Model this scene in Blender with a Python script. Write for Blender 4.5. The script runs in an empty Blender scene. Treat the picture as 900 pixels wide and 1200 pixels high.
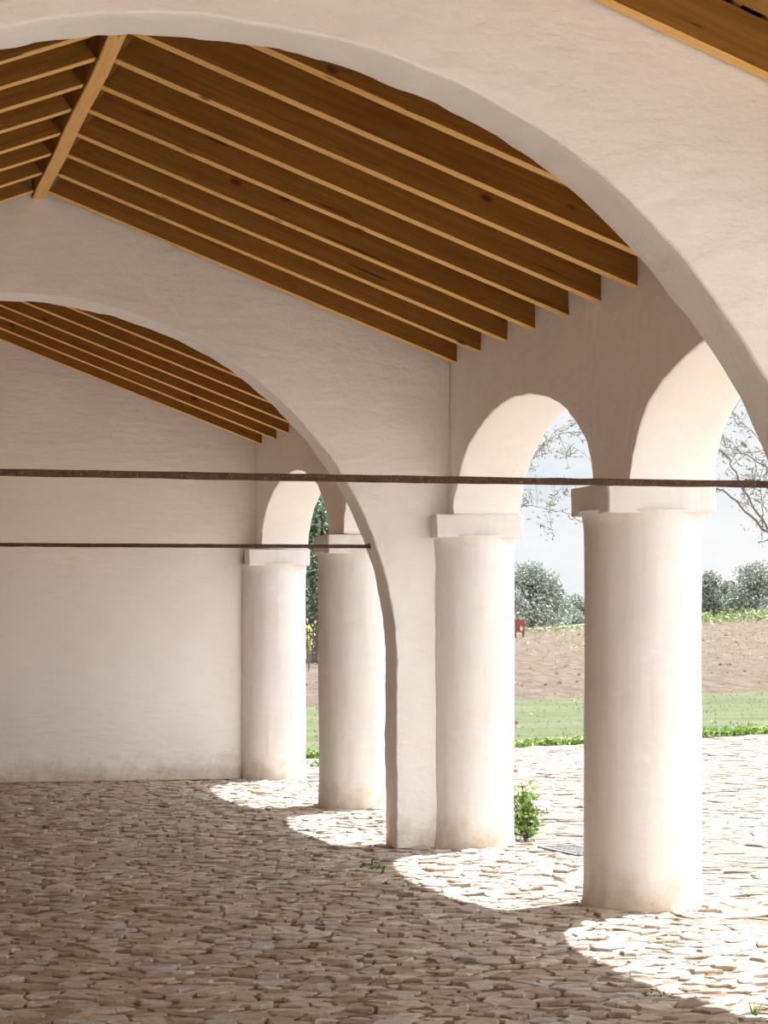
import bpy, math, random
from mathutils import Vector, noise as NZ
C = bpy.context.scene.collection
R = random.Random(7)

# ------------------------------------------------------------------ measured layout (metres)
PSI = 0.2376; F = 2680.9; HOR = 734.7; EYE = 1.6
W = 4.368; WO = 4.868; XL = -1.73            # arcade wall inner/outer face, left wall
XR = 1.319; XG = 1.410                        # arch centre, ridge
CX = 4.557; CR = 0.3385; CAP = 0.648; ZS = 2.411; CAPH = 0.168
YC = [8.699, 12.479, 16.193, 19.855, 23.780]  # arch, column, arch, column, end wall
TH = 0.345
YN = -3.4                                      # unseen open near end of the hall, placed for the light
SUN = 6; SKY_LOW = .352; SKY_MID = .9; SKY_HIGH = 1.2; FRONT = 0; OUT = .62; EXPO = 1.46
AA, AB, AZ = 2.652, 2.584, 1.32               # transverse arch ellipse
ZW = 3.497; SL = (4.595 - 3.497) / (W - XG - .045)   # rafter underside at the wall, slope
RH = 0.205
SLL = (4.595 - 3.46) / (XG - .045 - XL)

def zr(x):                                    # underside of the rafters
    return ZW + SL * (W - x) if x >= XG else 3.46 + SLL * (x - XL)
def zd(x):                                    # underside of the boarding
    return min(ZW + SL * (W - x), 3.46 + SLL * (x - XL) + .0) + RH * 1.07

def at(px, py, Y):                            # a direction of view turned into a point at depth Y
    u = (px - 450) / F; v = (HOR - py) / F; c, s = math.cos(PSI), math.sin(PSI)
    k = Y / (-u * s + c)
    return Vector(((u * c + s) * k, Y, EYE + v * k))

# ------------------------------------------------------------------ helpers
class MB:
    def __init__(s): s.v = []; s.f = []; s.m = []; s.c = []
    def add(s, v, f, m=0):
        o = len(s.v); s.v += [tuple(p) for p in v]; s.f += [tuple(i + o for i in q) for q in f]; s.m += [m] * len(f)
    def grid(s, rows, m=0, flip=False, closed=False):
        o = len(s.v); n = len(rows[0])
        for r in rows: s.v += [tuple(p) for p in r]
        for i in range(len(rows) - 1):
            for j in range(n if closed else n - 1):
                k = (j + 1) % n
                q = (o + i * n + j, o + i * n + k, o + (i + 1) * n + k, o + (i + 1) * n + j)
                s.f.append(q[::-1] if flip else q); s.m.append(m)
    def tube(s, pts, rad, n=8, m=0, cap=True):
        pts = [Vector(p) for p in pts]; rows = []
        up = Vector((0.13, 0.21, 1)).normalized()
        for i, p in enumerate(pts):
            t = (pts[min(i + 1, len(pts) - 1)] - pts[max(i - 1, 0)]).normalized()
            a = t.cross(up)
            if a.length < 1e-3: a = t.cross(Vector((1, 0, 0)))
            a.normalize(); b = a.cross(t)
            r = rad[i] if isinstance(rad, (list, tuple)) else rad
            rows.append([p + a * r * math.cos(2 * math.pi * k / n) + b * r * math.sin(2 * math.pi * k / n) for k in range(n)])
        o = len(s.v); s.grid(rows, m, closed=True)
        if cap:
            s.f.append(tuple(o + k for k in range(n))); s.m.append(m)
            e = o + (len(rows) - 1) * n
            s.f.append(tuple(e + n - 1 - k for k in range(n))); s.m.append(m)
    def box(s, lo, hi, m=0):
        x0, y0, z0 = lo; x1, y1, z1 = hi
        s.add([(x0, y0, z0), (x1, y0, z0), (x1, y1, z0), (x0, y1, z0), (x0, y0, z1), (x1, y0, z1), (x1, y1, z1), (x0, y1, z1)],
              [(3, 2, 1, 0), (4, 5, 6, 7), (0, 1, 5, 4), (1, 2, 6, 5), (2, 3, 7, 6), (3, 0, 4, 7)], m)
    def build(s, name, mats, parent=None, smooth=True, tones=None):
        me = bpy.data.meshes.new(name); me.from_pydata(s.v, [], s.f)
        for m in (mats if isinstance(mats, (list, tuple)) else [mats]): me.materials.append(m)
        me.polygons.foreach_set('material_index', s.m)
        me.polygons.foreach_set('use_smooth', [smooth] * len(s.f))
        if tones:
            a = me.attributes.new('tone', 'FLOAT', 'FACE'); a.data.foreach_set('value', tones)
        me.update()
        o = bpy.data.objects.new(name, me); C.objects.link(o)
        if parent: o.parent = parent
        return o
def tag(o, label, cat, group=None, kind=None):
    o['label'] = label; o['category'] = cat
    if group: o['group'] = group
    if kind: o['kind'] = kind
    return o
def struct(o): o['kind'] = 'structure'; return o
def empty(name, loc):
    o = bpy.data.objects.new(name, None); o.location = loc; o.empty_display_size = .1; C.objects.link(o); return o
def rel(o, loc):                              # mesh built in world space, parented to an empty at loc
    for v in o.data.vertices: v.co -= Vector(loc)

def lump(p, a=1.0, seed=0.0):                 # hand-laid plaster: nothing is straight
    p = Vector(p); q = p + Vector((seed, seed * .7, -seed))
    d = NZ.noise_vector(q * 1.3) * .011 + NZ.noise_vector(q * 4.1) * .0075 + NZ.noise_vector(q * 11.0) * .0058 + NZ.noise_vector(q * 24.0) * .0022
    return p + d * a

# ------------------------------------------------------------------ materials
def mat(name):
    m = bpy.data.materials.new(name); m.use_nodes = True; n = m.node_tree.nodes; l = m.node_tree.links
    return m, n, l, n['Principled BSDF']
def N(n, t, **k):
    x = n.new(t)
    for a, b in k.items():
        if a in x.inputs: x.inputs[a].default_value = b
        else: setattr(x, a, b)
    return x
def noise_at(n, l, coord, scale, detail=4, rough=.55, vec=None):
    t = N(n, 'ShaderNodeTexNoise', Scale=scale, Detail=detail, Roughness=rough)
    if vec:
        mp = N(n, 'ShaderNodeMapping'); mp.inputs['Scale'].default_value = vec
        l.new(coord, mp.inputs['Vector']); coord = mp.outputs[0]
    l.new(coord, t.inputs['Vector']); return t.outputs['Fac']
def ramp(n, l, fac, stops):
    r = N(n, 'ShaderNodeValToRGB'); e = r.color_ramp.elements
    while len(e) < len(stops): e.new(.5)
    for i, (p, c) in enumerate(stops): e[i].position = p; e[i].color = tuple(c) + (1,)
    l.new(fac, r.inputs[0]); return r.outputs[0]
def mixc(n, l, fac, a, b, mode='MIX'):
    x = N(n, 'ShaderNodeMix', data_type='RGBA', blend_type=mode)
    for s, v in ((0, fac), (6, a), (7, b)):
        if hasattr(v, 'links'): l.new(v, x.inputs[s])
        else: x.inputs[s].default_value = v if s == 0 else tuple(v) + (1,)
    return x.outputs[2]
def math_(n, l, op, a, b=None, c=None, clamp=False):
    x = N(n, 'ShaderNodeMath', operation=op, use_clamp=clamp)
    for i, v in enumerate((a, b, c)):
        if v is None: continue
        if hasattr(v, 'links'): l.new(v, x.inputs[i])
        else: x.inputs[i].default_value = v
    return x.outputs[0]
def mapr(n, l, v, a, b, c=0.0, d=1.0):
    x = N(n, 'ShaderNodeMapRange'); x.inputs[1].default_value = a; x.inputs[2].default_value = b; x.inputs[3].default_value = c; x.inputs[4].default_value = d
    l.new(v, x.inputs[0]); return x.outputs[0]
def bump(n, l, b, h, strength, dist, prev=None):
    x = N(n, 'ShaderNodeBump', Strength=strength, Distance=dist); l.new(h, x.inputs['Height'])
    if prev: l.new(prev, x.inputs['Normal'])
    l.new(x.outputs[0], b.inputs['Normal']); return x.outputs[0]

def plaster(name, base, light, dirt=True, courses=.5, strength=.5, hv=(1, 1, 5.0)):
    m, n, l, b = mat(name)
    g = N(n, 'ShaderNodeNewGeometry').outputs['Position']
    big = noise_at(n, l, g, 1.1, 5, .6); mid = noise_at(n, l, g, 5.5, 6, .6, (1, 1, 1.9)); fine = noise_at(n, l, g, 38, 5, .65)
    hor = noise_at(n, l, g, 3.2, 4, .5, hv)
    col = mixc(n, l, mapr(n, l, big, .36, .66), base, light)
    warm = mapr(n, l, mid, .56, .74, 0, .32)
    col = mixc(n, l, warm, col, (base[0] * .95, base[1] * .91, base[2] * .86))
    pale = mapr(n, l, noise_at(n, l, g, 2.3, 6, .7, (1, 1, 1.6)), .57, .72, 0, .5)
    col = mixc(n, l, pale, col, (.95, .94, .925))
    streak = noise_at(n, l, g, 2.0, 5, .6, (9, 9, .7)) if hv[2] < 1 else mid
    col = mixc(n, l, mapr(n, l, streak, .52, .70, 0, .35 if hv[2] < 1 else .0), col, (base[0] * .90, base[1] * .83, base[2] * .74))
    if dirt:                                   # splash-back stain at the foot, ragged upper edge
        z = N(n, 'ShaderNodeSeparateXYZ'); l.new(g, z.inputs[0])
        ragged = noise_at(n, l, g, 7, 6, .7)
        k = math_(n, l, 'ADD', z.outputs[2], math_(n, l, 'MULTIPLY', math_(n, l, 'SUBTRACT', ragged, .5), .7))
        col = mixc(n, l, mapr(n, l, k, .24, -.04, 0, .72), col, (.58, .45, .29))
        spots = noise_at(n, l, g, 55, 3, .6)
        k2 = math_(n, l, 'MULTIPLY', mapr(n, l, spots, .60, .70), mapr(n, l, k, .10, -.10))
        col = mixc(n, l, k2, col, (.22, .19, .14))
    l.new(col, b.inputs['Base Color']); b.inputs['Roughness'].default_value = .92; b.inputs['Specular IOR Level'].default_value = .15
    p = bump(n, l, b, mid, strength, .02)
    p = bump(n, l, b, hor, strength * courses, .03, p)
    bump(n, l, b, fine, strength * .42, .008, p)
    return m
PB = (.895, .885, .875); PLT = (.93, .925, .918)
M_PL = plaster('limewash', PB, PLT, True, .3, .3)
M_ARCH = plaster('limewash_arch', PB, PLT, True, .3, .85)
M_END = plaster('limewash_coursed', PB, PLT, True, .9, .35)
M_COL = plaster('limewash_column', (.765, .748, .73), (.83, .818, .805), True, .35, .22, (3.5, 3.5, .5))

def wood(name, dark, light, side=True):
    m, n, l, b = mat(name)
    tc = N(n, 'ShaderNodeTexCoord').outputs['Object']
    oi = N(n, 'ShaderNodeObjectInfo').outputs['Random']
    off = N(n, 'ShaderNodeCombineXYZ'); l.new(math_(n, l, 'MULTIPLY', oi, 37.0), off.inputs[0]); l.new(math_(n, l, 'MULTIPLY', oi, 11.0), off.inputs[1])
    va = N(n, 'ShaderNodeVectorMath', operation='ADD'); l.new(tc, va.inputs[0]); l.new(off.outputs[0], va.inputs[1]); g = va.outputs[0]
    grain = noise_at(n, l, g, 9, 6, .6, (.22, 6, 6)); fine = noise_at(n, l, g, 60, 3, .6, (.12, 3, 3))
    cloud = noise_at(n, l, g, 2.2, 4, .6, (.5, 2, 2))
    col = mixc(n, l, mapr(n, l, grain, .35, .68), dark, light)
    col = mixc(n, l, mapr(n, l, cloud, .55, .72, 0, .45), col, (dark[0] * .72, dark[1] * .58, dark[2] * .5))
    col = mixc(n, l, mapr(n, l, fine, .6, .75, 0, .25), col, (dark[0] * .6, dark[1] * .5, dark[2] * .4))
    vo = N(n, 'ShaderNodeTexVoronoi', Scale=1.0); mp = N(n, 'ShaderNodeMapping'); mp.inputs['Scale'].default_value = (3.6, 7, 7)
    l.new(g, mp.inputs['Vector']); l.new(mp.outputs[0], vo.inputs['Vector'])
    sep = N(n, 'ShaderNodeSeparateColor'); l.new(vo.outputs['Color'], sep.inputs[0])
    knot = math_(n, l, 'MULTIPLY', mapr(n, l, vo.outputs['Distance'], .17, .08), mapr(n, l, sep.outputs[0], .70, .73))
    col = mixc(n, l, math_(n, l, 'MULTIPLY', knot, .85), col, (.07, .03, .012))
    crack = math_(n, l, 'MULTIPLY', mapr(n, l, noise_at(n, l, g, 5, 4, .6, (.22, 7, 7)), .665, .68), .8)
    col = mixc(n, l, crack, col, (.05, .02, .01))
    l.new(col, b.inputs['Base Color']); b.inputs['Roughness'].default_value = .68; b.inputs['Specular IOR Level'].default_value = .25
    bump(n, l, b, fine, .15, .004)
    return m
M_WOOD = wood('pine_lit_underside', (.88, .53, .17), (.93, .63, .25))  # paler copy of the pine, light on the undersides put into the colour
M_SIDE = wood('pine_shaded_side', (.235, .105, .015), (.33, .16, .03))  # same pine darkened, shade on the side faces put into the colour
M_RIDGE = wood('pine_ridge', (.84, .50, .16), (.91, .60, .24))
M_DECK = wood('pine_boarding', (.40, .20, .05), (.54, .29, .09))
M_DARKGAP, _n, _l, _b = mat('gap_shade'); _b.inputs['Base Color'].default_value = (.012, .008, .006, 1); _b.inputs['Roughness'].default_value = 1  # near-black stand-in for the shade inside roof slots and drain pit

def rust():
    m, n, l, b = mat('rusted_iron'); g = N(n, 'ShaderNodeTexCoord').outputs['Object']
    a = noise_at(n, l, g, 45, 6, .7); s = noise_at(n, l, g, 130, 2, .5)
    col = ramp(n, l, a, [(.3, (.05, .026, .018)), (.55, (.11, .058, .038)), (.75, (.17, .095, .062))])
    col = mixc(n, l, mapr(n, l, s, .66, .72, 0, .8), col, (.42, .34, .28))
    l.new(col, b.inputs['Base Color']); b.inputs['Roughness'].default_value = .85
    bump(n, l, b, a, .5, .004); return m
M_RUST = rust()

def stone(name='field_stone', dim=1.0):
    m, n, l, b = mat(name); g = N(n, 'ShaderNodeNewGeometry').outputs['Position']
    at_ = N(n, 'ShaderNodeAttribute', attribute_name='tone').outputs['Fac']
    col = ramp(n, l, at_, [(0, (.20, .155, .115)), (.25, (.30, .235, .18)), (.5, (.36, .295, .235)), (.72, (.36, .33, .30)), (.88, (.47, .405, .335)), (1, (.33, .33, .335))])
    a = noise_at(n, l, g, 17, 7, .7); f = noise_at(n, l, g, 70, 4, .7)
    col = mixc(n, l, mapr(n, l, a, .42, .62, .0, .6), col, (.215, .155, .11))
    col = mixc(n, l, mapr(n, l, f, .55, .72, 0, .45), col, (.52, .46, .39))
    dust = noise_at(n, l, g, .9, 5, .65)
    col = mixc(n, l, mapr(n, l, dust, .5, .68, 0, .5), col, (.37, .285, .205))
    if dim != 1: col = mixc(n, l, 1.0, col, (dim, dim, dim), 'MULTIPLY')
    l.new(col, b.inputs['Base Color']); b.inputs['Roughness'].default_value = .74; b.inputs['Specular IOR Level'].default_value = .35
    p = bump(n, l, b, a, .8, .022); bump(n, l, b, f, .5, .006, p); return m
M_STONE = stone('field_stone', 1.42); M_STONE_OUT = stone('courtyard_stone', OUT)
def earth(name, c1, c2, c3, sc, st=.6, dist=.03, vec=None):
    m, n, l, b = mat(name); g = N(n, 'ShaderNodeNewGeometry').outputs['Position']
    a = noise_at(n, l, g, sc, 8, .7, vec); f = noise_at(n, l, g, sc * 7, 4, .7)
    col = ramp(n, l, a, [(.3, c1), (.52, c2), (.7, c3)])
    col = mixc(n, l, mapr(n, l, f, .5, .7, 0, .35), col, c1)
    l.new(col, b.inputs['Base Color']); b.inputs['Roughness'].default_value = .95; b.inputs['Specular IOR Level'].default_value = .1
    p = bump(n, l, b, a, st, dist); bump(n, l, b, f, st * .6, dist * .3, p); return m
M_DIRT = earth('joint_sand', (.13, .092, .065), (.20, .145, .10), (.28, .215, .155), 9)
M_BOUNCE = earth('bounce_ground', (.42, .37, .31), (.52, .47, .41), (.60, .55, .49), 6)  # unseen pale ground behind the camera, added to bounce light inside
M_FIELD = earth('ploughed_soil', (.075, .054, .04), (.125, .094, .072), (.17, .135, .105), 2.6, 1.0, .2, (1, .45, 1))
M_LAWN = earth('mown_lawn', (.045, .062, .022), (.075, .083, .042), (.108, .102, .066), .55, .4, .05, (.25, 1, 1))
M_FARF = earth('far_stubble', (.16, .145, .135), (.19, .175, .165), (.205, .19, .175), .2)
def leaf(name, c1, c2, c3=None, trans=.25):
    m, n, l, b = mat(name)
    at_ = N(n, 'ShaderNodeAttribute', attribute_name='tone').outputs['Fac']
    col = ramp(n, l, at_, [(0, c1), (.7, c2), (1, c3 or c2)])
    l.new(col, b.inputs['Base Color']); b.inputs['Roughness'].default_value = .6
    t = N(n, 'ShaderNodeBsdfTranslucent'); l.new(col, t.inputs[0])
    mx = N(n, 'ShaderNodeMixShader'); mx.inputs[0].default_value = trans
    l.new(b.outputs[0], mx.inputs[1]); l.new(t.outputs[0], mx.inputs[2]); l.new(mx.outputs[0], n['Material Output'].inputs[0])
    return m
M_OLIVE = leaf('olive_leaf', (.10, .115, .085), (.20, .215, .16), (.27, .26, .15))
M_FAR = leaf('hazed_foliage', (.19, .215, .175), (.23, .26, .205), (.26, .28, .23), .15)  # distance haze put into the leaf colour as a pale grey-green
M_NEARG = leaf('dense_foliage', (.09, .13, .08), (.15, .20, .12), (.22, .27, .17), .2)
M_WEED = leaf('weed_leaf', (.07, .15, .02), (.18, .28, .05), (.32, .36, .11), .3)
M_CRESTW = leaf('field_weed', (.12, .17, .05), (.20, .25, .09), (.27, .29, .15), .3)
M_BLADE = leaf('lawn_blade', (.15, .17, .08), (.18, .195, .10), (.21, .205, .125), .5)
M_RED = leaf('dry_red_leaf', (.28, .10, .05), (.38, .15, .08))
M_YEL = leaf('yellow_bloom', (.55, .47, .10), (.62, .55, .2))
def plain(name, c, r=.8, sc=20):
    m, n, l, b = mat(name); g = N(n, 'ShaderNodeTexCoord').outputs['Object']
    a = noise_at(n, l, g, sc, 5, .6)
    l.new(mixc(n, l, mapr(n, l, a, .35, .7), tuple(x * .75 for x in c), tuple(min(1, x * 1.15) for x in c)), b.inputs['Base Color'])
    b.inputs['Roughness'].default_value = r; return m
M_BARK = plain('grey_bark', (.16, .13, .105), .9, 30)
M_REDM = plain('rust_red_sheet', (.27, .055, .035), .7, 4)
M_GRATE = plain('weathered_steel', (.2, .2, .215), .5, 30)

# ------------------------------------------------------------------ transverse arches
def transverse_arch(name, Y, seed):
    yf, yb = Y - TH / 2, Y + TH / 2
    P = []; nz = 34
    for i in range(nz): P.append((XR + AA, AZ * i / nz, XR + AA, AZ * i / nz, W, AZ * i / nz))
    na = 210
    for i in range(na + 1):
        t = math.pi * i / na; c, s = math.cos(t), math.sin(t)
        x, z = XR + AA * c, AZ + AB * s
        # ray to outer boundary
        k = 1e9; dx, dz = AA * c, AB * s
        if dx > 1e-6: k = min(k, (W - XR) / dx)
        if dx < -1e-6: k = min(k, (XL - XR) / dx)
        lo, hi = 1.0, min(k, 3.0)
        f = lambda q: AZ + dz * q - (zd(XR + dx * q) - .006)
        if f(hi) > 0:
            for _ in range(40):
                mid = (lo + hi) / 2
                if f(mid) > 0: hi = mid
                else: lo = mid
            k = lo
        P.append((x, z, c / AA, s / AB, XR + dx * k, AZ + dz * k))
    for i in range(nz - 1, -1, -1): P.append((XR - AA, AZ * i / nz, -1, 0, XL, AZ * i / nz))
    mb = MB(); e = .011
    rings_f = []; rings_b = []; tt = [0, .02, .05, .09, .14, .2, .27, .35, .44, .54, .65, .76, .88, 1.0]
    def nrm(p):
        x, z = p[0], p[1]
        if z < AZ: return (-1 if x > XR else 1, 0)
        a, b = (x - XR) / AA ** 2, (z - AZ) / AB ** 2; q = math.hypot(a, b); return (-a / q, -b / q)
    for (y, rr) in ((yf, rings_f), (yb, rings_b)):
        for t in tt:
            row = []
            for p in P:
                nx, nz_ = nrm(p); x0, z0 = p[0] - nx * e, p[1] - nz_ * e
                k = 1.0 if t < .999 else 0.0
                row.append(lump((x0 + (p[4] - x0) * t, y, z0 + (p[5] - z0) * t), k * 1.0 + .0, seed))
            rr.append(row)
    mb.grid(rings_f, 0, flip=True); mb.grid(rings_b, 0)
    soff = []
    for q in (0, .012, .03, .25, .5, .75, .97, .988, 1.0):
        y = yf + (yb - yf) * q; edge = q in (0, 1.0); row = []
        for p in P:
            nx, nz_ = nrm(p); k = e if edge else (e * .25 if q in (.012, .988) else 0)
            row.append(lump((p[0] - nx * k, y, p[1] - nz_ * k), 1.0, seed))
        soff.append(row)
    mb.grid(soff, 0)
    o = mb.build(name, M_ARCH)
    return o
a1 = transverse_arch('transverse_arch', YC[0], 3.1)
tag(a1, 'nearest and largest whitewashed plaster arch spanning the hall, touching the top edge of the photo', 'arch', 'transverse arches across the hall', 'thing')
a2 = transverse_arch('transverse_arch', YC[2], 11.7)
tag(a2, 'second whitewashed plaster arch further back, its slim pier standing left of the half column', 'arch', 'transverse arches across the hall', 'thing')

# ------------------------------------------------------------------ arcade wall (right)
cols_y = [YC[0] - 3.78] + YC
if YN < .8: cols_y = [YC[0] - 3.78 * k for k in range(int((YC[0] - YN - .4) / 3.78), 1, -1)] + cols_y
def wall_right():
    mb = MB(); H = .325
    ys = [YN]
    zb = [ZS]
    for i in range(len(cols_y) - 1):
        y0, y1 = cols_y[i] + H, cols_y[i + 1] - H; c, a = (y0 + y1) / 2, (y1 - y0) / 2
        p0 = ys[-1]
        for k in range(1, 9): ys.append(p0 + (y0 - p0) * k / 8); zb.append(ZS)
        n = 64
        for k in range(1, n + 1):
            t = math.pi * k / n; ys.append(c - a * math.cos(t)); zb.append(ZS + .694 * math.sin(t))
    p0 = ys[-1]
    for k in range(1, 9): ys.append(p0 + (24.1 - p0) * k / 8); zb.append(ZS)
    def top(x): return zd(x) - .006
    def up(p): p.z = max(p.z, ZS); return p
    e = .008
    for X, fl in ((W, False), (WO, True)):
        rows = []
        for t in (0, .03, .08, .16, .26, .38, .5, .62, .74, .87, 1.0):
            rows.append([up(lump((X, y, z + e + (top(X) - z - e) * t), 1.0 if t < 1 else 0, 5.5)) for y, z in zip(ys, zb)])
        mb.grid(rows, 0, flip=not fl)
    rows = []
    for q in (0, .012, .03, .2, .4, .6, .8, .97, .988, 1.0):
        k = e if q in (0, 1.0) else (e * .25 if q in (.012, .988) else 0)
        rows.append([up(lump((W + (WO - W) * q, y, z + k), 1, 5.5)) for y, z in zip(ys, zb)])
    mb.grid(rows, 0)
    mb.grid([[(X, y, top(X)) for y in ys] for X in (W, WO)], 0)
    # the pier at the near arch and the one before it, both outside the picture
    for y in [q for q in cols_y if q < 9]:
        mb.tube([(CX, y, -.02), (CX, y, 1.2), (CX, y, ZS - CAPH + .01)], CR, 32)
        mb.box((CX - CAP / 2, y - CAP / 2, ZS - CAPH), (CX + CAP / 2, y + CAP / 2, ZS + .005))
    return struct(mb.build('wall_right', M_PL))
wall_right()

# end wall with gable, left wall
def wall_back():
    mb = MB(); y = YC[4]; nx, nz = 96, 64; rows = []
    xs = [XL - .2 + (WO + .02 - XL + .2) * i / nx for i in range(nx + 1)]
    for j in range(nz + 1):
        rows.append([lump((x, y, (zd(x) - .006) * j / nz), 1.0 if 0 < j < nz else .0, 8.8) for x in xs])
    mb.grid(rows, 0)
    back = [[(x, y + .42, (zd(x) - .006) * j) for x in xs] for j in (0, 1)]
    mb.grid(back, 0, flip=True)
    mb.grid([rows[-1], back[1]], 0)
    for i, fl in ((0, False), (-1, True)):
        mb.grid([[r[i] for r in rows], [(r[i][0], y + .42, r[i][2]) for r in rows]], 0, flip=fl)
    return struct(mb.build('wall_back', M_END))
wall_back()
def wall_left():
    mb = MB(); ny, nz = 120, 24
    ys = [YN + (24.2 - YN) * i / ny for i in range(ny + 1)]
    rows = [[lump((XL, y, (zd(XL) - .006) * j / nz), 1.0 if 0 < j < nz else 0, 2.2) for y in ys] for j in range(nz + 1)]
    mb.grid(rows, 0)
    mb.grid([[(XL - .45, y, (zd(XL) - .006) * j) for y in ys] for j in (0, 1)], 0, flip=True)
    mb.grid([rows[-1], [(XL - .45, y, zd(XL) - .006) for y in ys]], 0)
    return struct(mb.build('wall_left', M_PL))
wall_left()

def wall_front():
    mb = MB(); xs = [XL - .4 + (WO - XL + .4) * i / 40 for i in range(41)]; h = [[(x, YN + d, z * (zd(x) - .006)) for x in xs] for d, z in ((0, 0), (0, 1), (-.4, 1), (-.4, 0))]
    mb.grid(h[0:2], 0, flip=True); mb.grid(h[1:3], 0, flip=True); mb.grid(h[2:4], 0, flip=True)
    return struct(mb.build('wall_front', M_PL))
if FRONT: wall_front()

# ------------------------------------------------------------------ round columns
def column(name, y, seed, label):
    root = empty(name, (CX, y, 0)); tag(root, label, 'column', 'round columns of the arcade', 'thing')
    mb = MB(); rows = []; n = 72
    zs = [-.02, .0, .02, .05, .09] + [.16 + (ZS - CAPH - .16) * i / 26 for i in range(27)] + [ZS - CAPH + .02]
    for z in zs:
        flare = .012 * math.exp(-max(z, 0) / .05) + .010 * math.exp(-(ZS - CAPH - z) / .02)
        row = []
        for k in range(n):
            t = 2 * math.pi * k / n
            d = NZ.noise(Vector((math.cos(t) * 1.2 + seed, math.sin(t) * 1.2, z * 1.1))) * .008 + NZ.noise(Vector((math.cos(t) * 4 + seed, math.sin(t) * 4, z * 2.4))) * .004
            if z < .1: d += NZ.noise(Vector((math.cos(t) * 6 + seed, math.sin(t) * 6, z * 9))) * .008
            r = CR + flare + d
            row.append((CX + r * math.cos(t), min(y + r * math.sin(t), YC[4] - .021), z))
        rows.append(row)
    mb.grid(rows, 0, closed=True)
    s = mb.build('shaft', M_COL, root); rel(s, (CX, y, 0))
    mb = MB(); h = CAP / 2; rows = []; r = .02
    def ring(o, z):                            # rounded square, 13 points a side
        out = []
        for side in range(4):
            for u in (-1, -.985, -.95, -.85, -.65, -.4, -.2, 0, .2, .4, .65, .85, .95, .985):
                a, b = u * (h - o), -(h - o)
                if abs(u) > .99: a *= .988; b *= .988
                for _ in range(side): a, b = -b, a
                q = lump((CX + a, y + b, z), .75, seed + 1); q.z = ZS - .001 if z > ZS - .006 else min(q.z, ZS - .001); q.y = min(q.y, YC[4] - .021); out.append(q)
        return out
    z0, z1 = ZS - CAPH, ZS - .001
    for o, z in ((h - .01, z0), (h * .5, z0), (.007, z0), (.002, z0 + .002), (0, z0 + .007), (0, z0 + .02), (0, z0 + .06), (0, z0 + .1), (0, z1 - .02), (0, z1 - .007), (.002, z1 - .002), (.007, z1), (h * .5, z1), (h - .01, z1)):
        rows.append(ring(o, z))
    mb.grid(rows, 0, closed=True)
    c = mb.build('capital', M_COL, root); rel(c, (CX, y, 0))
    return root
column('round_column', YC[1], 1.3, 'large round whitewashed column nearest the camera, standing free with a square capital')
column('round_column', YC[2], 6.9, 'round whitewashed half column built against the pier of the second arch, leafy weed behind')
column('round_column', YC[3], 9.4, 'free standing round column seen through the second arch, its right edge hidden by the pier')
column('round_column', YC[4] - .0, 14.2, 'furthest round column, built half into the plain end wall')

# ------------------------------------------------------------------ roof timbers
def rafter(yfront, right, th, label, group, seed, xa=None, xb=None):
    """built in its own frame: x along the slope, z square to it"""
    rr = random.Random(seed)
    if right: x0, x1, sl = XG + .048, W + .012, -SL
    else: x0, x1, sl = XG - .048, XL - .012, None
    ang = math.atan(SL) if right else math.atan(SLL)
    L = abs(x1 - x0) / math.cos(ang); hgt = RH * math.cos(ang)
    mb = MB(); n = 22; rows = []
    prof = [(0, .004), (.004, 0), (th - .004, 0), (th, .004), (th, hgt), (0, hgt)]
    bow = rr.uniform(-.006, .006)
    for i in range(n + 1):
        u = L * i / n; w = bow * math.sin(math.pi * i / n)
        rows.append([(u, p + w + rr.uniform(-.0008, .0008), q + .3 * w + rr.uniform(-.0006, .0006)) for p, q in prof])
    # cut the ends plumb
    t = math.tan(ang)
    for i in (0, n): rows[i] = [(x + q * (t if right else t), p, q) for x, p, q in rows[i]]
    mb.grid(rows, 0, closed=True, flip=True)
    k = len(prof)
    mb.f.append(tuple(range(k))); mb.m.append(0); e = n * k; mb.f.append(tuple(e + k - 1 - j for j in range(k))); mb.m.append(0)
    mb.m = [1 if (i < n * k and i % k in (3, 5)) or i >= n * k else 0 for i in range(len(mb.f))]  # side faces and ends take the pine copy with painted shade
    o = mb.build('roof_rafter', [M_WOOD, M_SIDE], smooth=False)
    zz = zr(x0)
    o.location = (x0, yfront, zz)
    if right: o.rotation_euler = (0, ang, 0)
    else:
        o.rotation_euler = (0, ang, 0)
        for v in o.data.vertices: v.co.x = -v.co.x
        o.data.flip_normals(); o.rotation_euler = (0, -ang, 0)
    tag(o, label, 'rafter', group, 'thing'); return o
near = [15.82, 15.18, 14.55, 13.93, 13.27, 12.66, 12.05, 11.43, 10.80]
words_ = ['first', 'second', 'third', 'fourth', 'fifth', 'sixth', 'seventh', 'eighth', 'ninth', 'tenth']
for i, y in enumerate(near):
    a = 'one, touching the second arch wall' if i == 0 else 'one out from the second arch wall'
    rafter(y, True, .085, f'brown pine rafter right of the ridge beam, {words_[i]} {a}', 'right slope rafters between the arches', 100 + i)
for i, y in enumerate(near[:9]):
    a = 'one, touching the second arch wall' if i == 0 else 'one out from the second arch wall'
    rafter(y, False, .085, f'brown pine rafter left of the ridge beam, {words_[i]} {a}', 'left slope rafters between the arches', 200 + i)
far = [23.40, 22.68, 22.0, 21.32, 20.64, 19.96, 19.28, 18.60]
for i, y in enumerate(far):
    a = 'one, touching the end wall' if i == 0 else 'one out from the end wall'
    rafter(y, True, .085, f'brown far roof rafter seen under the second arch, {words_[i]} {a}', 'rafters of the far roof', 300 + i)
rafter(8.425, True, .085, 'pine rafter in the top right corner, lying along the face of the nearest arch', None, 400)

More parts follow.
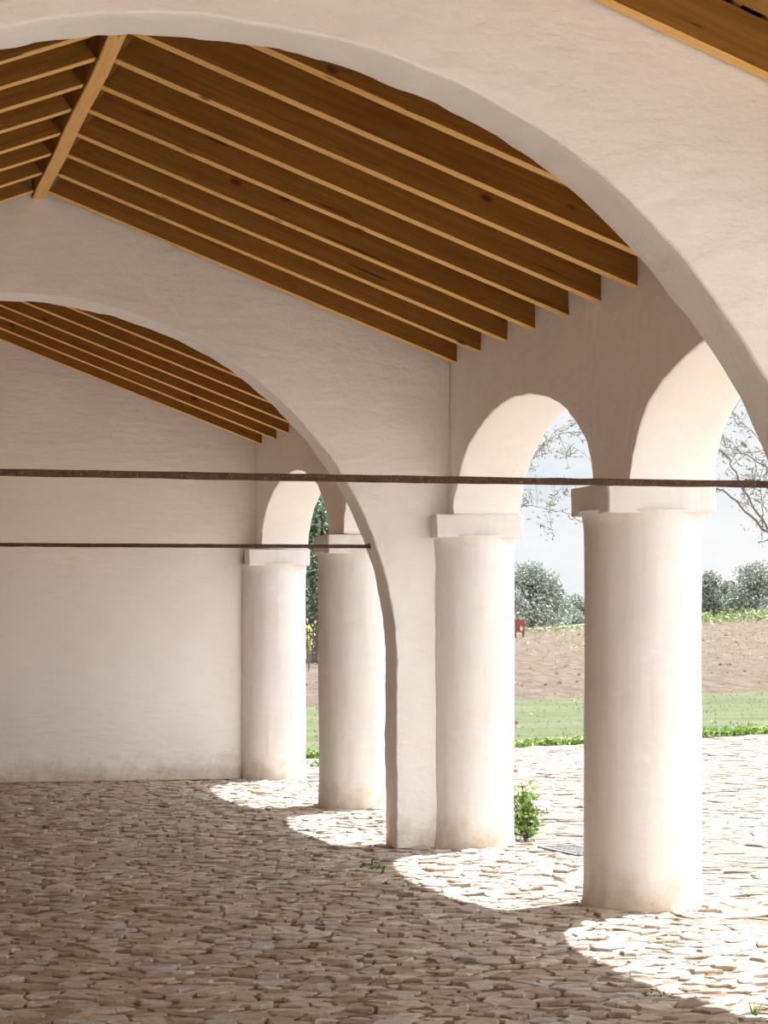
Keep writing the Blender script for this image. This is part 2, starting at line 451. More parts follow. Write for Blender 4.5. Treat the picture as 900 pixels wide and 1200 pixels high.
def ridge(y0, y1, label):
    mb = MB(); rr = random.Random(int(y0 * 10)); n = 24; rows = []
    L = y1 - y0; x = .045
    for i in range(n + 1):
        u = L * i / n; w = .004 * math.sin(i * .9) + rr.uniform(-.001, .001)
        rows.append([(u, -x + w, .006), (u, -x + .006 + w, 0), (u, x - .006 + w, 0), (u, x + w, .006), (u, x + w, .24), (u, -x + w, .24)])
    mb.grid(rows, 0, closed=True, flip=True)
    mb.f.append(tuple(range(6))); mb.m.append(0); mb.f.append(tuple(n * 6 + 5 - j for j in range(6))); mb.m.append(0)
    mb.m = [1 if (i < n * 6 and i % 6 in (3, 5)) else 0 for i in range(len(mb.f))]  # ridge sides take the pine copy with painted shade too
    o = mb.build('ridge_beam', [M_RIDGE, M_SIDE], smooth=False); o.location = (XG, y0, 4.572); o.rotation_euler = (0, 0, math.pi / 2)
    return tag(o, label, 'beam', None, 'thing')
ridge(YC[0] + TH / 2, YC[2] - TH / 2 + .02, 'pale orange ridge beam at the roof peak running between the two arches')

# boarding above the rafters
def ceiling():
    mb = MB(); t = .06
    def slab(x0, x1, y0, y1, m=0, dz=0.0, th=t, seg=1):
        z0, z1 = zd(x0) + dz, zd(x1) + dz
        mb.add([(x0, y0, z0), (x1, y0, z1), (x1, y1, z1), (x0, y1, z0), (x0, y0, z0 + th), (x1, y0, z1 + th), (x1, y1, z1 + th), (x0, y1, z0 + th)],
               [(3, 2, 1, 0), (4, 5, 6, 7), (0, 1, 5, 4), (1, 2, 6, 5), (2, 3, 7, 6), (3, 0, 4, 7)], m)
    for (x0, x1) in ((XG, W + .57), (XL - .5, XG)):
        w = .18; y = 8.72
        while y < 24.3:
            slab(x0, x1, y, min(y + w - .003, 24.3)); y += w
    # near bay: battens over the rafters with dark gaps, one board below them
    for (x0, x1) in ((XG, W + .57), (XL - .5, XG)):
        slab(x0, x1, YN, 8.72, 1, .016, .08)  # near-black sheet close above the battens, slot shade in its colour
        x = x0 + .04
        while x < x1 - .05:
            slab(x, x + .032, YN, 8.72, 0, .0, .015); x += .134
        y = 8.372
        while y > YN + .5:
            slab(x0, x1, y - .42, y, 0, -.02, .02); y -= .56
    o = mb.build('ceiling', [M_DECK, M_DARKGAP], smooth=False)
    return struct(o)
ceiling()

# ------------------------------------------------------------------ tie rods
def tie_rod(y, z, label, seed, roll):
    rr = random.Random(seed); x0 = XR - AA * math.sqrt(1 - ((z - AZ) / AB) ** 2); x1 = 2 * XR - x0
    root = empty('tie_rod', (x0, y, z)); tag(root, label, 'tie rod', 'iron tie rods across the arches', 'thing')
    mb = MB(); rows = []; n = 60; h = .0135
    for i in range(n + 1):
        u = i / n; x = x0 - .01 + (x1 - x0 + .02) * u; zz = -.006 * math.sin(math.pi * u) + roll * (u - .5) + rr.uniform(-.0008, .0008)
        w = h + rr.uniform(-.0008, .0008)
        c = w * .75
        rows.append([(x - x0, -c, -w + zz), (x - x0, c, -w + zz), (x - x0, w, -c + zz), (x - x0, w, c + zz), (x - x0, c, w + zz), (x - x0, -c, w + zz), (x - x0, -w, c + zz), (x - x0, -w, -c + zz)])
    mb.grid(rows, 0, closed=True)
    mb.build('bar', M_RUST, root, smooth=False)
    mb = MB(); xs = (x1 - x0) * .84
    for k in range(2): mb.tube([(xs - .03 + k * .034, 0, roll * .34 - .003), (xs - .004 + k * .034, 0, roll * .34 - .003)], .0152, 8)
    mb.build('coupling', M_RUST, root, smooth=False)
    mb = MB(); e = x1 - x0; zz = roll * .5
    mb.tube([(e - .03, 0, zz), (e - .006, 0, zz + .004), (e + .006, 0, zz + .022)], .017, 8)
    mb.build('anchor', M_RUST, root, smooth=False)
    return root
tie_rod(YC[0], 2.186, 'thick rusty iron tie rod nearest the camera, crossing the whole photo from edge to edge', 5, -.009)
tie_rod(YC[2], 2.182, 'thinner looking rusty tie rod further back, ending at the curve of the second arch', 6, .006)

# ------------------------------------------------------------------ floor of irregular stones
def to_px(x, y, z=0):
    c, s = math.cos(PSI), math.sin(PSI); a = x * c - y * s; d = x * s + y * c
    if d < .5: return (9e9, 9e9)
    return 450 + F * a / d, HOR - F * (z - EYE) / d
NE = (-.5, .866)                                # the courtyard edge runs obliquely
def sdist(x, y): return NE[0] * x + NE[1] * y
S1, S2, S3 = 20.75, 33.9, 80.0
def floor():
    mb = MB(); tones = []
    def base(p, q):
        o = len(mb.v)
    # sand bed and added bounce ground, large, in sight-free areas the only surface
    bed = []
    g = 1.0
    def addq(x0, y0, x1, y1):
        mb.add([(x0, y0, -.009), (x1, y0, -.009), (x1, y1, -.009), (x0, y1, -.009)], [(0, 1, 2, 3)], 1); tones.append(.5)
    addq(-30, -18, 60, 6); mb.m[-1] = 2; addq(XL - .5, 6, 4.2, 24.4)  # the unseen near ground takes the added bounce surface
    # outside part as a polygon up to the oblique lawn edge
    def ye(x): return (S1 - NE[0] * x) / NE[1]
    mb.add([(4.2, 6, -.009), (60, 6, -.009), (60, ye(60), -.009), (4.2, ye(4.2), -.009)], [(0, 1, 2, 3)], 1); tones.append(.5)
    rr = random.Random(3)
    def clip(poly, mx, my, nx, ny):
        out = []; n = len(poly)
        for i in range(n):
            a, b = poly[i], poly[(i + 1) % n]
            da = (a[0] - mx) * nx + (a[1] - my) * ny; db = (b[0] - mx) * nx + (b[1] - my) * ny
            if da <= 0: out.append(a)
            if (da < 0 < db) or (db < 0 < da):
                t = da / (da - db); out.append((a[0] + (b[0] - a[0]) * t, a[1] + (b[1] - a[1]) * t))
        return out
    PCX, PCY = .138, .092
    def pave(x0, x1, y0, y1, cx, cy, keep, mi=0):
        nx, ny = int((x1 - x0) / cx), int((y1 - y0) / cy)
        S = {}
        for i in range(-2, nx + 3):
            for j in range(-2, ny + 3):
                S[i, j] = (x0 + (i + .5 + (.25 if j % 2 else -.25) + rr.uniform(-.42, .42)) * cx, y0 + (j + .5 + rr.uniform(-.40, .40)) * cy)
        for i in range(nx):
            for j in range(ny):
                sx, sy = S[i, j]
                if not keep(sx, sy): continue
                poly = [(sx - 2 * cx, sy - 2 * cy), (sx + 2 * cx, sy - 2 * cy), (sx + 2 * cx, sy + 2 * cy), (sx - 2 * cx, sy + 2 * cy)]
                for di in (-2, -1, 0, 1, 2):
                    for dj in (-2, -1, 0, 1, 2):
                        if di == 0 and dj == 0: continue
                        qx, qy = S[i + di, j + dj]
                        # anisotropic metric keeps the stones long in x
                        kx, ky = 1 / cx ** 2, 1 / cy ** 2
                        poly = clip(poly, (sx + qx) / 2, (sy + qy) / 2, (qx - sx) * kx, (qy - sy) * ky)
                        if len(poly) < 3: break
                    if len(poly) < 3: break
                if len(poly) < 3: continue
                gx = sum(p[0] for p in poly) / len(poly); gy = sum(p[1] for p in poly) / len(poly)
                pts = []
                n = len(poly)
                for k in range(n):
                    a, b = poly[k], poly[(k + 1) % n]; L = math.hypot(b[0] - a[0], b[1] - a[1])
                    if L < .012: continue
                    pts.append(a)
                    if L > .07: pts.append(((a[0] + b[0]) / 2 + rr.uniform(-.15, .15) * L, (a[1] + b[1]) / 2 + rr.uniform(-.15, .15) * L))
                n = len(pts)
                if n < 3: continue
                gap = rr.uniform(.002, .006) if mi else rr.uniform(.003, .011); size = .5 * (cx + cy) / 2
                h = rr.gauss(0, .007); tx, ty = rr.gauss(0, .055), rr.gauss(0, .075)
                if mi: h *= .5; tx *= .45; ty *= .45
                h = max(-.008, min(.016, h))
                def zt(p): return h + tx * (p[0] - gx) + ty * (p[1] - gy)
                f1 = max(.6, 1 - gap / size); f2 = f1 * rr.uniform(.86, .95)
                rings = []
                r1 = [(gx + (p[0] - gx) * f1, gy + (p[1] - gy) * f1) for p in pts]
                r2 = [(gx + (p[0] - gx) * f2, gy + (p[1] - gy) * f2) for p in pts]
                o = len(mb.v)
                mb.v += [(x, y, -.04) for x, y in r1] + [(x, y, zt((x, y)) - rr.uniform(.003, .009)) for x, y in r1] + [(x, y, zt((x, y)) + rr.uniform(-.0025, .0025)) for x, y in r2]
                tn = rr.random()
                for k in range(n):
                    q = (k + 1) % n
                    mb.f.append((o + k, o + q, o + n + q, o + n + k)); mb.f.append((o + n + k, o + n + q, o + 2 * n + q, o + 2 * n + k))
                    mb.m += [mi, mi]; tones.append(tn); tones.append(tn)
                mb.f.append(tuple(o + 2 * n + k for k in range(n))); mb.m.append(mi); tones.append(tn)
    def seen(x, y, m=260):
        u, v = to_px(x, y); return -m < u < 900 + m and v < 1330
    pave(XL + .02, 4.93, 8.0, 24.0, PCX, PCY, lambda x, y: seen(x, y) and y < YC[4] - .03 and x > XL + .05)
    pave(4.93, 20.0, 8.0, 34.0, .20, .135, lambda x, y: seen(x, y) and sdist(x, y) < S1 - .05, 3)
    pave(4.2, 4.93, 24.25, 29.0, .20, .135, lambda x, y: seen(x, y) and sdist(x, y) < S1 - .05, 3)
    o = mb.build('floor', [M_STONE, M_DIRT, M_BOUNCE, M_STONE_OUT], smooth=False, tones=tones)
    return struct(o)
floor()

# ------------------------------------------------------------------ land outside
def crest_z(x, y):
    q = .866 * x + .5 * y
    return max(1.25, min(2.6, 1.42 + (q - 86) / 18 * .72))
def land_z(x, y):
    s = sdist(x, y)
    if s < S2: return max(0, .02 * min(1, (s - S1))) if s > S1 else -.01
    if s < S3:
        t = (s - S2) / (S3 - S2); return .02 + (crest_z(x, y) - .02) * t
    if s < 95: return crest_z(x, y) - .5 * (s - S3) / 15
    return (crest_z(x, y) - .5) * (1 - min(1, (s - 95) / 100)) + 2.5 * min(1, (s - 95) / 100)
def land(name, s0, s1, q0, q1, ds, dq, m, rough):
    mb = MB(); ns, nq = int((s1 - s0) / ds), int((q1 - q0) / dq); rows = []
    for i in range(ns + 1):
        s = s0 + (s1 - s0) * i / ns; row = []
        for j in range(nq + 1):
            q = q0 + (q1 - q0) * j / nq
            x, y = NE[0] * s + .866 * q, NE[1] * s + .5 * q
            z = land_z(x, y)
            if rough and 0 < i < ns: z += rough * (NZ.noise(Vector((x * .9, y * .9, 0))) + .8 * NZ.noise(Vector((x * 2.3, y * 2.3, 4))) + .5 * math.sin(s * 5.5))
            row.append((x, y, z))
        rows.append(row)
    mb.grid(rows, 0, flip=True)
    return struct(mb.build(name, m))
land('ground_lawn', S1, S2, 0, 70, .5, 1.0, M_LAWN, .015)
land('ground_field', S2, S3, -5, 150, .35, .6, M_FIELD, .035)
land('ground_far', S3, 420, -120, 520, 8, 10, M_FARF, 0)

def leafq(mb, tones, p, size, rr, tone, asp=.45, flat=0.0):
    d = Vector((rr.gauss(0, 1), rr.gauss(0, 1), rr.gauss(0, 1) * (1 - flat))).normalized(); e = d.cross(Vector((rr.gauss(0, 1), rr.gauss(0, 1), rr.gauss(0, 1)))).normalized()
    a, b = d * size * .5, e * size * asp * .5
    n = d.cross(e) * size * .06
    p = Vector(p)
    mb.add([p - a, p + b * .9 + n - a * .1, p + a, p - b * .9 + n - a * .1], [(0, 1, 2, 3)]); tones.append(tone)

# plants as stuff: the lawn's leafy kerb and the weeds along the crest of the field
def kerb_weeds():
    mb = MB(); t = []; rr = random.Random(21)
    for k in range(5200):
        q = rr.uniform(18, 34); s = S1 + abs(rr.gauss(0, .16)) + .02
        x, y = NE[0] * s + .866 * q, NE[1] * s + .5 * q
        r_ = .5 + .5 * max(0, min(1, (x - 9) / 3))
        leafq(mb, t, (x, y, .02 + abs(rr.gauss(0, .055)) * r_), rr.uniform(.05, .10), rr, rr.random(), .6)
    o = mb.build('kerb_weeds', M_WEED, smooth=False, tones=t)
    tag(o, 'strip of low bright green leafy weeds where the paving meets the lawn', 'weeds', None, 'stuff')
kerb_weeds()
def lawn_blades():
    mb = MB(); t = []; rr = random.Random(33)
    for k in range(4000):
        q = rr.uniform(17, 55); s = S1 + .1 + (S2 - S1 + .6) * rr.random()
        x, y = NE[0] * s + .866 * q, NE[1] * s + .5 * q
        u, v = to_px(x, y)
        if not (330 < u < 1000): continue
        h = rr.uniform(.025, .06); a = rr.uniform(0, 6.28); w = rr.uniform(.01, .03)
        z = land_z(x, y) - .005; dx, dy = w * math.cos(a), w * math.sin(a)
        mb.add([(x - dx, y - dy, z), (x + dx, y + dy, z), (x + dx * .4 + rr.gauss(0, .03), y + rr.gauss(0, .03), z + h)], [(0, 1, 2)]); t.append(.35 + .65 * rr.random())
    o = mb.build('lawn_grass', M_BLADE, smooth=False, tones=t)
    tag(o, 'thin sunlit grass of the lawn between the courtyard and the ploughed field', 'grass', None, 'stuff')
lawn_blades()
def crest_weeds():
    mb = MB(); t = []; rr = random.Random(22)
    for k in range(9000):
        q = rr.uniform(60, 135); s = S3 - abs(rr.gauss(0, 1.6)) + .4
        x, y = NE[0] * s + .866 * q, NE[1] * s + .5 * q
        thick = .25 + .75 * max(0, min(1, (q - 88) / 10))
        if rr.random() > thick: continue
        z = land_z(x, y); hh = .30 * (.6 + .8 * max(0, NZ.noise(Vector((q * .8, 0, 0)))))
        leafq(mb, t, (x, y, z + abs(rr.gauss(0, hh)) * thick), rr.uniform(.14, .30), rr, rr.random(), .7)
    for k in range(2600):                       # stray seedlings down the slope
        q = rr.uniform(50, 135); s = S3 - 2 - abs(rr.gauss(0, 16))
        if s < S2 + 1: continue
        x, y = NE[0] * s + .866 * q, NE[1] * s + .5 * q
        leafq(mb, t, (x, y, land_z(x, y) + .06), rr.uniform(.06, .2), rr, .7 + .3 * rr.random(), .6)
    o = mb.build('field_weeds', M_CRESTW, smooth=False, tones=t)
    tag(o, 'bright green weeds along the top edge of the ploughed field', 'weeds', None, 'stuff')
crest_weeds()
def clods():
    mb = MB(); rr = random.Random(44); 
    for k in range(2600):
        q = rr.uniform(35, 130); s = S2 + (S3 - S2) * rr.random() ** .8
        x, y = NE[0] * s + .866 * q, NE[1] * s + .5 * q
        u, v = to_px(x, y)
        if not (340 < u < 1000): continue
        z = land_z(x, y); r = rr.uniform(.02, .07) if rr.random() < .96 else .12
        p = [Vector((x, y, z)) + Vector(d) * r * rr.uniform(.6, 1.2) for d in ((1, 0, 0), (0, 1, 0), (-1, 0, 0), (0, -1, 0), (0, 0, .8), (0, 0, -.8))]
        mb.add(p, [(0, 1, 4), (1, 2, 4), (2, 3, 4), (3, 0, 4), (1, 0, 5), (2, 1, 5), (3, 2, 5), (0, 3, 5)])
    o = mb.build('soil_clods', M_FIELD, smooth=False)
    tag(o, 'loose dry clods of earth scattered over the ploughed field', 'soil', None, 'stuff')
clods()

# far trees
def tree(name, px, Y, top_y, width, label, group, m, seed, base_drop=.3, lobes=13, n=2600, lsize=.19):
    rr = random.Random(seed); b = at(px, HOR, Y); gz = land_z(b.x, b.y) - base_drop + .0
    topz = at(px, top_y, Y).z; H = topz - gz
    root = empty(name, (b.x, b.y, gz)); tag(root, label, 'tree', group)
    mb = MB()
    mb.tube([(0, 0, -.1), (.05, 0, H * .25), (-.05, .05, H * .55), (0, 0, H * .8)], [.2, .16, .1, .03], 7)
    for k in range(6):
        a = rr.uniform(0, 6.28); z0 = H * rr.uniform(.2, .5)
        mb.tube([(0, 0, z0), (math.cos(a) * width * .2, math.sin(a) * width * .2, z0 + H * .15), (math.cos(a) * width * .36, math.sin(a) * width * .36, z0 + H * .3)], [.08, .05, .02], 5)
    mb.build('trunk', M_BARK, root)
    mb = MB(); t = []; L = []
    for k in range(lobes):
        f = k / max(1, lobes - 1); a = rr.uniform(0, 6.28)
        zc = H * (.22 + .68 * f); rad = width * .5 * (1.0 - .62 * f) 
        L.append((math.cos(a) * rad * .6, math.sin(a) * rad * .6, zc, max(.22 * width, rad * .62), H * .16))
    L.append((0, 0, H * .86, width * .16, H * .13))
    for k in range(int(n * 2.4)):
        cx, cy, cz, r, rz = rr.choice(L)
        d = Vector((rr.gauss(0, 1), rr.gauss(0, 1), rr.gauss(0, 1))).normalized() * (rr.random() ** .35)
        leafq(mb, t, (cx + d.x * r, cy + d.y * r, cz + d.z * rz * 1.3), lsize * rr.uniform(.6, 1.3), rr, rr.random(), .6)
    mb.build('crown', m, root, smooth=False, tones=t)
    return root
G = 'trees beyond the ploughed field'
tree('olive_tree', 621, 128, 664, 5.2, 'largest grey green tree beyond the field, left of the nearest column above the red stand', G, M_FAR, 1, n=3400)
tree('olive_tree', 646, 133, 698, 4.2, 'low rounded tree to the right of the largest field tree', G, M_FAR, 2, n=2200)
tree('olive_tree', 676, 135, 700, 3.0, 'small pale tree close against the left edge of the nearest column', G, M_FAR, 3, n=1800)
tree('olive_tree', 826, 136, 674, 3.2, 'tree close against the right edge of the nearest column', G, M_FAR, 4, n=2400)
tree('olive_tree', 851, 138, 684, 4.0, 'low bushy tree, middle one of those right of the nearest column', G, M_FAR, 5, n=2400)
tree('olive_tree', 886, 134, 663, 4.6, 'tall pale tree at the right edge of the photo beyond the field', G, M_FAR, 6, n=3200)
tree('dense_tree', 366, 70, 575, 4.5, 'darker green tree seen in the slit between the two furthest columns', None, M_NEARG, 7, .0, 14, 4000, .17)

def flowers():
    mb = MB(); t = []; rr = random.Random(61); c = at(362, 742, 62); c.z = land_z(c.x, c.y)
    root = empty('flowering_weed', c); tag(root, 'yellow flowering weed at the field edge below the dark tree', 'plant')
    for k in range(9): 
        a, r = rr.uniform(0, 6.28), rr.uniform(.03, .2); mb.tube([(0, 0, 0), (math.cos(a) * r * .6, math.sin(a) * r * .6, .6), (math.cos(a) * r, math.sin(a) * r, 1.2)], [.015, .012, .006], 5)
    mb.build('stems', M_BARK, root)
    mb = MB()
    for k in range(110):
        a, r = rr.uniform(0, 6.28), abs(rr.gauss(0, .16)); leafq(mb, t, (math.cos(a) * r, math.sin(a) * r, rr.uniform(.5, 1.3)), .07, rr, rr.random(), .9)
    mb.build('blooms', M_YEL, root, smooth=False, tones=t)  # the yellow flower heads
flowers()

# rust-red stand at the field edge
def red_stand():
    c = at(608, 735, 104); c.z = land_z(c.x, c.y) + .02; k = 104 / F * 1.03
    root = empty('field_stand', c); root.rotation_euler = (0, 0, -.3)
    tag(root, 'small rust red metal stand with a slot, at the edge of the field', 'stand')
    w, h = 14 * k, 15 * k; z0 = 6.5 * k - .02
    mb = MB()
    mb.box((-w / 2, -.06, z0), (w * .12, .06, z0 + h)); mb.box((w * .34, -.06, z0), (w / 2, .06, z0 + h))
    mb.box((w * .12, -.06, z0 + h * .62), (w * .34, .06, z0 + h)); mb.box((w * .12, -.06, z0), (w * .34, .06, z0 + h * .1))
    mb.build('panel', M_REDM, root, smooth=False)
    for x in (-w * .3, w * .36):
        mb = MB(); mb.box((x - .05, -.05, -.05), (x + .05, .05, z0 + .02)); mb.build('leg', M_REDM, root, smooth=False)
red_stand()

# branches of the tree in the courtyard, trunk outside the picture on the right
def branchy():
    Y = 21.0; base = at(1030, HOR, 22.5); base.z = 0
    root = empty('courtyard_tree', base); tag(root, 'sparse leafy branches of a tree outside, hanging in the arcade openings on the right', 'tree')
    P = lambda px, py, d=0: at(px, py, Y + d) - base
    tk = MB(); lv = MB(); t = []; rr = random.Random(77)
    fork = P(985, 690, .8)
    tk.tube([(0, 0, -.05), (.02, .03, .5), P(1010, 735, 1.0), fork], [.13, .11, .09, .07], 10)
    def limb(pts, r0, r1, leaves, spread=.10, lsz=.062, twigs=0):
        pts = [P(*p) if not isinstance(p, Vector) else p for p in pts]
        S = []
        for i in range(len(pts) - 1):                      # Catmull-Rom through the knots
            a, b, c, d = pts[max(i - 1, 0)], pts[i], pts[i + 1], pts[min(i + 2, len(pts) - 1)]
            for k in range(5):
                u = k / 5; S.append(.5 * ((2 * b) + (c - a) * u + (2 * a - 5 * b + 4 * c - d) * u * u + (3 * b - a - 3 * c + d) * u ** 3) + Vector((rr.gauss(0, .006), rr.gauss(0, .006), rr.gauss(0, .006))))
        S.append(pts[-1]); n = len(S)
        tk.tube(S, [.55 * (r0 + (r1 - r0) * i / (n - 1)) for i in range(n)], 6)
        for k in range(twigs):
            b = S[rr.randrange(n // 4, n)]; d = Vector((rr.gauss(0, 1), rr.gauss(0, .7), rr.gauss(.3, 1))).normalized() * rr.uniform(.12, .32)
            m1 = b + d * .5 + Vector((rr.gauss(0, .02), 0, rr.gauss(0, .02))); tk.tube([b, m1, b + d], [.004, .003, .0018], 4)
            for q in range(9): leafq(lv, t, b + d * rr.uniform(.3, 1.1) + Vector((rr.gauss(0, .02), rr.gauss(0, .02), rr.gauss(0, .02))), lsz * rr.uniform(.6, 1.2), rr, rr.random(), .3)
        for k in range(leaves * 2):
            b = S[min(n - 1, int(n * (.25 + .75 * rr.random())))]
            leafq(lv, t, b + Vector((rr.gauss(0, spread), rr.gauss(0, spread), rr.gauss(0, spread))), lsz * rr.uniform(.6, 1.2), rr, rr.random(), .3)
        return S
    limb([fork, (940, 655, .5), (900, 625), (868, 593), (842, 572), (800, 575, -.2)], .03, .012, 14, .08, .06, 4)
    limb([(842, 572), (790, 610), (735, 628), (683, 612), (668, 603), (640, 596), (613, 592), (598, 596)], .011, .004, 26, .06, .06, 5)
    limb([fork, (935, 650, .4), (900, 618), (873, 577), (858, 543), (845, 530), (815, 510)], .028, .008, 50, .12, .06, 10)
    limb([(815, 510), (760, 500), (720, 508), (683, 508), (662, 507), (645, 513), (635, 523), (625, 537), (612, 548)], .009, .003, 36, .05, .055, 12)
    limb([(640, 596), (645, 610), (647, 627)], .004, .002, 16, .04, .055, 1)
    limb([(640, 596), (650, 583), (657, 573), (668, 570)], .005, .002, 22, .05, .06, 2)
    limb([(613, 592), (617, 583), (622, 576)], .004, .002, 18, .035, .06, 1)
    limb([(683, 490), (672, 492), (664, 502), (655, 511)], .004, .002, 6, .05, .05, 4)
    limb([(700, 545, .1), (672, 524), (655, 515), (640, 520)], .004, .002, 8, .05, .05, 4)
    limb([(665, 531), (655, 528), (640, 532), (625, 537)], .004, .002, 14, .04, .055, 3)
    limb([(632, 545), (625, 549), (618, 553)], .003, .002, 6, .03, .05, 1)
    limb([fork, (935, 600, .3), (915, 560), (895, 545), (862, 527), (847, 522), (836, 515)], .02, .005, 40, .12, .06, 10)
    limb([(915, 560), (893, 520), (872, 497), (858, 482)], .009, .003, 26, .12, .055, 10)
    limb([(900, 600), (893, 587), (890, 560), (880, 530)], .010, .003, 30, .1, .06, 8)
    limb([(873, 577), (885, 560), (897, 560), (905, 570)], .006, .003, 40, .09, .07, 4)
    limb([(893, 590), (893, 612), (893, 633)], .009, .007, 2, .03, .05)
    limb([(888, 635), (894, 634), (903, 632)], .011, .012, 0)
    tk.build('trunk', M_BARK, root)
    lv.build('foliage', M_OLIVE, root, smooth=False, tones=t)
branchy()

# leafy weed behind the half column
def big_weed():
    c = Vector((5.05, 16.36, 0)); root = empty('leafy_plant', c)
    tag(root, 'bright green leafy weed growing behind the foot of the half column', 'plant')
    rr = random.Random(9); st = MB(); lv = MB(); t = []; rd = MB(); t2 = []
    for k in range(26):
        a = rr.uniform(0, 6.28); r = rr.uniform(.02, .14); h = rr.uniform(.18, .44)
        S = [(0, 0, -.01), (math.cos(a) * r * .4, math.sin(a) * r * .4, h * .5), (math.cos(a) * r, math.sin(a) * r, h)]
        st.tube(S, [.006, .004, .002], 5)
        for q in range(18):
            u = rr.uniform(.25, 1.05); leafq(lv, t, Vector((math.cos(a) * r * u, math.sin(a) * r * u, h * u)) + Vector((rr.gauss(0, .035), rr.gauss(0, .035), rr.gauss(0, .025))), rr.uniform(.035, .07), rr, rr.random(), .65)
    for dx in (-.09, -.07):
        S = [(dx, 0, 0), (dx - .05, .02, .4), (dx - .04, .02, .75), (dx - .03, .02, .92)]; st.tube(S, [.004, .0035, .003, .002], 5)
    for k in range(14):
        z = rr.choice([.50, .56, .62, .88, .9, .86, .68]) + rr.gauss(0, .02); leafq(rd, t2, (rr.gauss(-.075, .018), .02, z), rr.uniform(.03, .055), rr, rr.random(), .6)
    st.build('stems', M_BARK, root); lv.build('leaves', M_WEED, root, smooth=False, tones=t)
    o = rd.build('dry_leaves', M_RED, root, smooth=False, tones=t2); o['label'] = 'dry reddish leaves'
big_weed()

# little tufts growing in the joints
def tuft(c, h, n, label, seed, grassy=False):
    rr = random.Random(seed); root = empty('weed_tuft', c); tag(root, label, 'weed')
    mb = MB(); t = []
    for k in range(n):
        if grassy:
            a = rr.uniform(0, 6.28); r = rr.uniform(.2, .8) * h; w = .004
            mb.add([(-w, 0, -.01), (w, 0, -.01), (math.cos(a) * r, math.sin(a) * r, h * rr.uniform(.5, 1))], [(0, 1, 2)]); t.append(rr.random())
        else: leafq(mb, t, (rr.gauss(0, h * .8), rr.gauss(0, h * .8), abs(rr.gauss(0, h * .5)) + .006), h * rr.uniform(.4, .8), rr, rr.random() * .5, .55)
    mb.build('leaves', M_WEED, root, smooth=False, tones=t)
def on_floor(px, py):
    d = at(px, py, 10.0) ; k = EYE / (EYE - d.z); return Vector((d.x * k, 10 * k, 0.0))
tuft(on_floor(440, 1020), .06, 36, 'small green weed in the paving in front of the second arch pier', 1)
tuft(on_floor(363, 984), .035, 24, 'tiny dark green weed on the shade line left of the second arch pier', 2)
tuft(on_floor(371, 898), .09, 40, 'small green weed behind the foot of the free standing far column', 3)
tuft(on_floor(884, 1190), .07, 16, 'little grass tuft in the bottom right corner of the sunlit paving', 4, True)
tuft(on_floor(768, 1170), .03, 20, 'tiny weed at the shade edge below the nearest column', 5)

# drain grate let into the paving
def grate():
    cx, cy = 5.17, 15.52; root = empty('drain_grate', (cx, cy, .002)); root.rotation_euler = (0, 0, .12)
    tag(root, 'grey metal drain grate set in the paving left of the nearest column', 'grate')
    w, l = .15, .34
    mb = MB()
    for a, b in (((-w, -l, -.03), (-w + .02, l, .012)), ((w - .02, -l, -.03), (w, l, .012)), ((-w, -l, -.03), (w, -l + .02, .012)), ((-w, l - .02, -.03), (w, l, .012))): mb.box(a, b)
    mb.build('frame', M_GRATE, root, smooth=False)
    mb = MB()
    for k in range(1, 11):
        y = -l + 2 * l * k / 11; mb.box((-w + .02, y - .008, -.02), (w - .02, y + .008, .009))
    for x in (-.05, .05): mb.box((x - .006, -l + .02, -.02), (x + .006, l - .02, .007))
    mb.build('bars', M_GRATE, root, smooth=False)
    mb = MB(); mb.box((-w + .01, -l + .01, -.035), (w - .01, l - .01, -.022)); mb.build('pit_shade', M_DARKGAP, root, smooth=False)  # near-black slab painted as the darkness under the bars
grate()

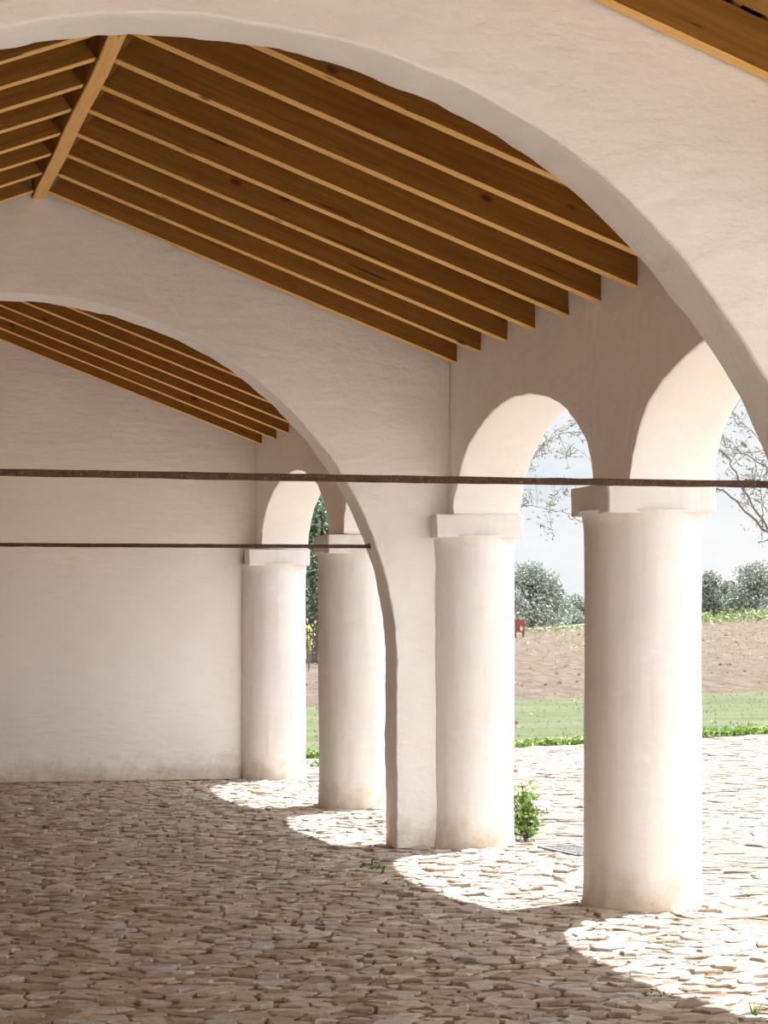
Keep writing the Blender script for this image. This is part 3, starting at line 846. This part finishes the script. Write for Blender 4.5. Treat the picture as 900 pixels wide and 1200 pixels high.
# ------------------------------------------------------------------ light
S = Vector((.42, .23, 1.0)).normalized()
sun = bpy.data.lights.new('sun', 'SUN'); sun.energy = SUN; sun.angle = .012; sun.color = (.985, .99, 1.0)
so = bpy.data.objects.new('sun', sun); so.rotation_euler = S.to_track_quat('Z', 'Y').to_euler(); so.location = (10, 10, 30); C.objects.link(so)
w = bpy.data.worlds.new('sky'); bpy.context.scene.world = w; w.use_nodes = True
n, l = w.node_tree.nodes, w.node_tree.links; bg = n['Background']
tc = N(n, 'ShaderNodeTexCoord').outputs['Generated']
cl = noise_at(n, l, tc, 5.0, 8, .6, (1, 1, 3.2))
col = ramp(n, l, cl, [(.36, (.74, .83, .92)), (.50, (.93, .955, .985)), (.62, (1, 1, 1))])
sep = N(n, 'ShaderNodeSeparateXYZ'); l.new(tc, sep.inputs[0])
fc = N(n, 'ShaderNodeFloatCurve'); cu = fc.mapping.curves[0]
for x, y in ((.115, SKY_LOW / 8), (.24, SKY_MID / 8), (.5, SKY_MID / 8)): cu.points.new(x, y)
cu.points[0].location = (0, SKY_LOW / 8); cu.points[-1].location = (1, SKY_HIGH / 8)
for p in cu.points: p.handle_type = 'VECTOR'
fc.mapping.update(); l.new(sep.outputs[2], fc.inputs['Value'])
st = math_(n, l, 'MULTIPLY', fc.outputs[0], 8.0)
l.new(col, bg.inputs[0]); l.new(st, bg.inputs[1])

# ------------------------------------------------------------------ camera
cam = bpy.data.cameras.new('camera'); co = bpy.data.objects.new('camera', cam); C.objects.link(co)
co.location = (0, 0, EYE); co.rotation_euler = (math.pi / 2, 0, -PSI)
cam.sensor_fit = 'HORIZONTAL'; cam.sensor_width = 36; cam.lens = 36 * F / 900; cam.shift_y = (HOR - 600) / 900; cam.clip_end = 2000
sc = bpy.context.scene; sc.camera = co
sc.view_settings.view_transform = 'Standard'; sc.view_settings.look = 'None'; sc.view_settings.gamma = 1; sc.view_settings.use_curve_mapping = False
sc.view_settings.exposure = EXPO
sc.cycles.max_bounces = 16; sc.cycles.diffuse_bounces = 12; sc.cycles.use_denoising = True
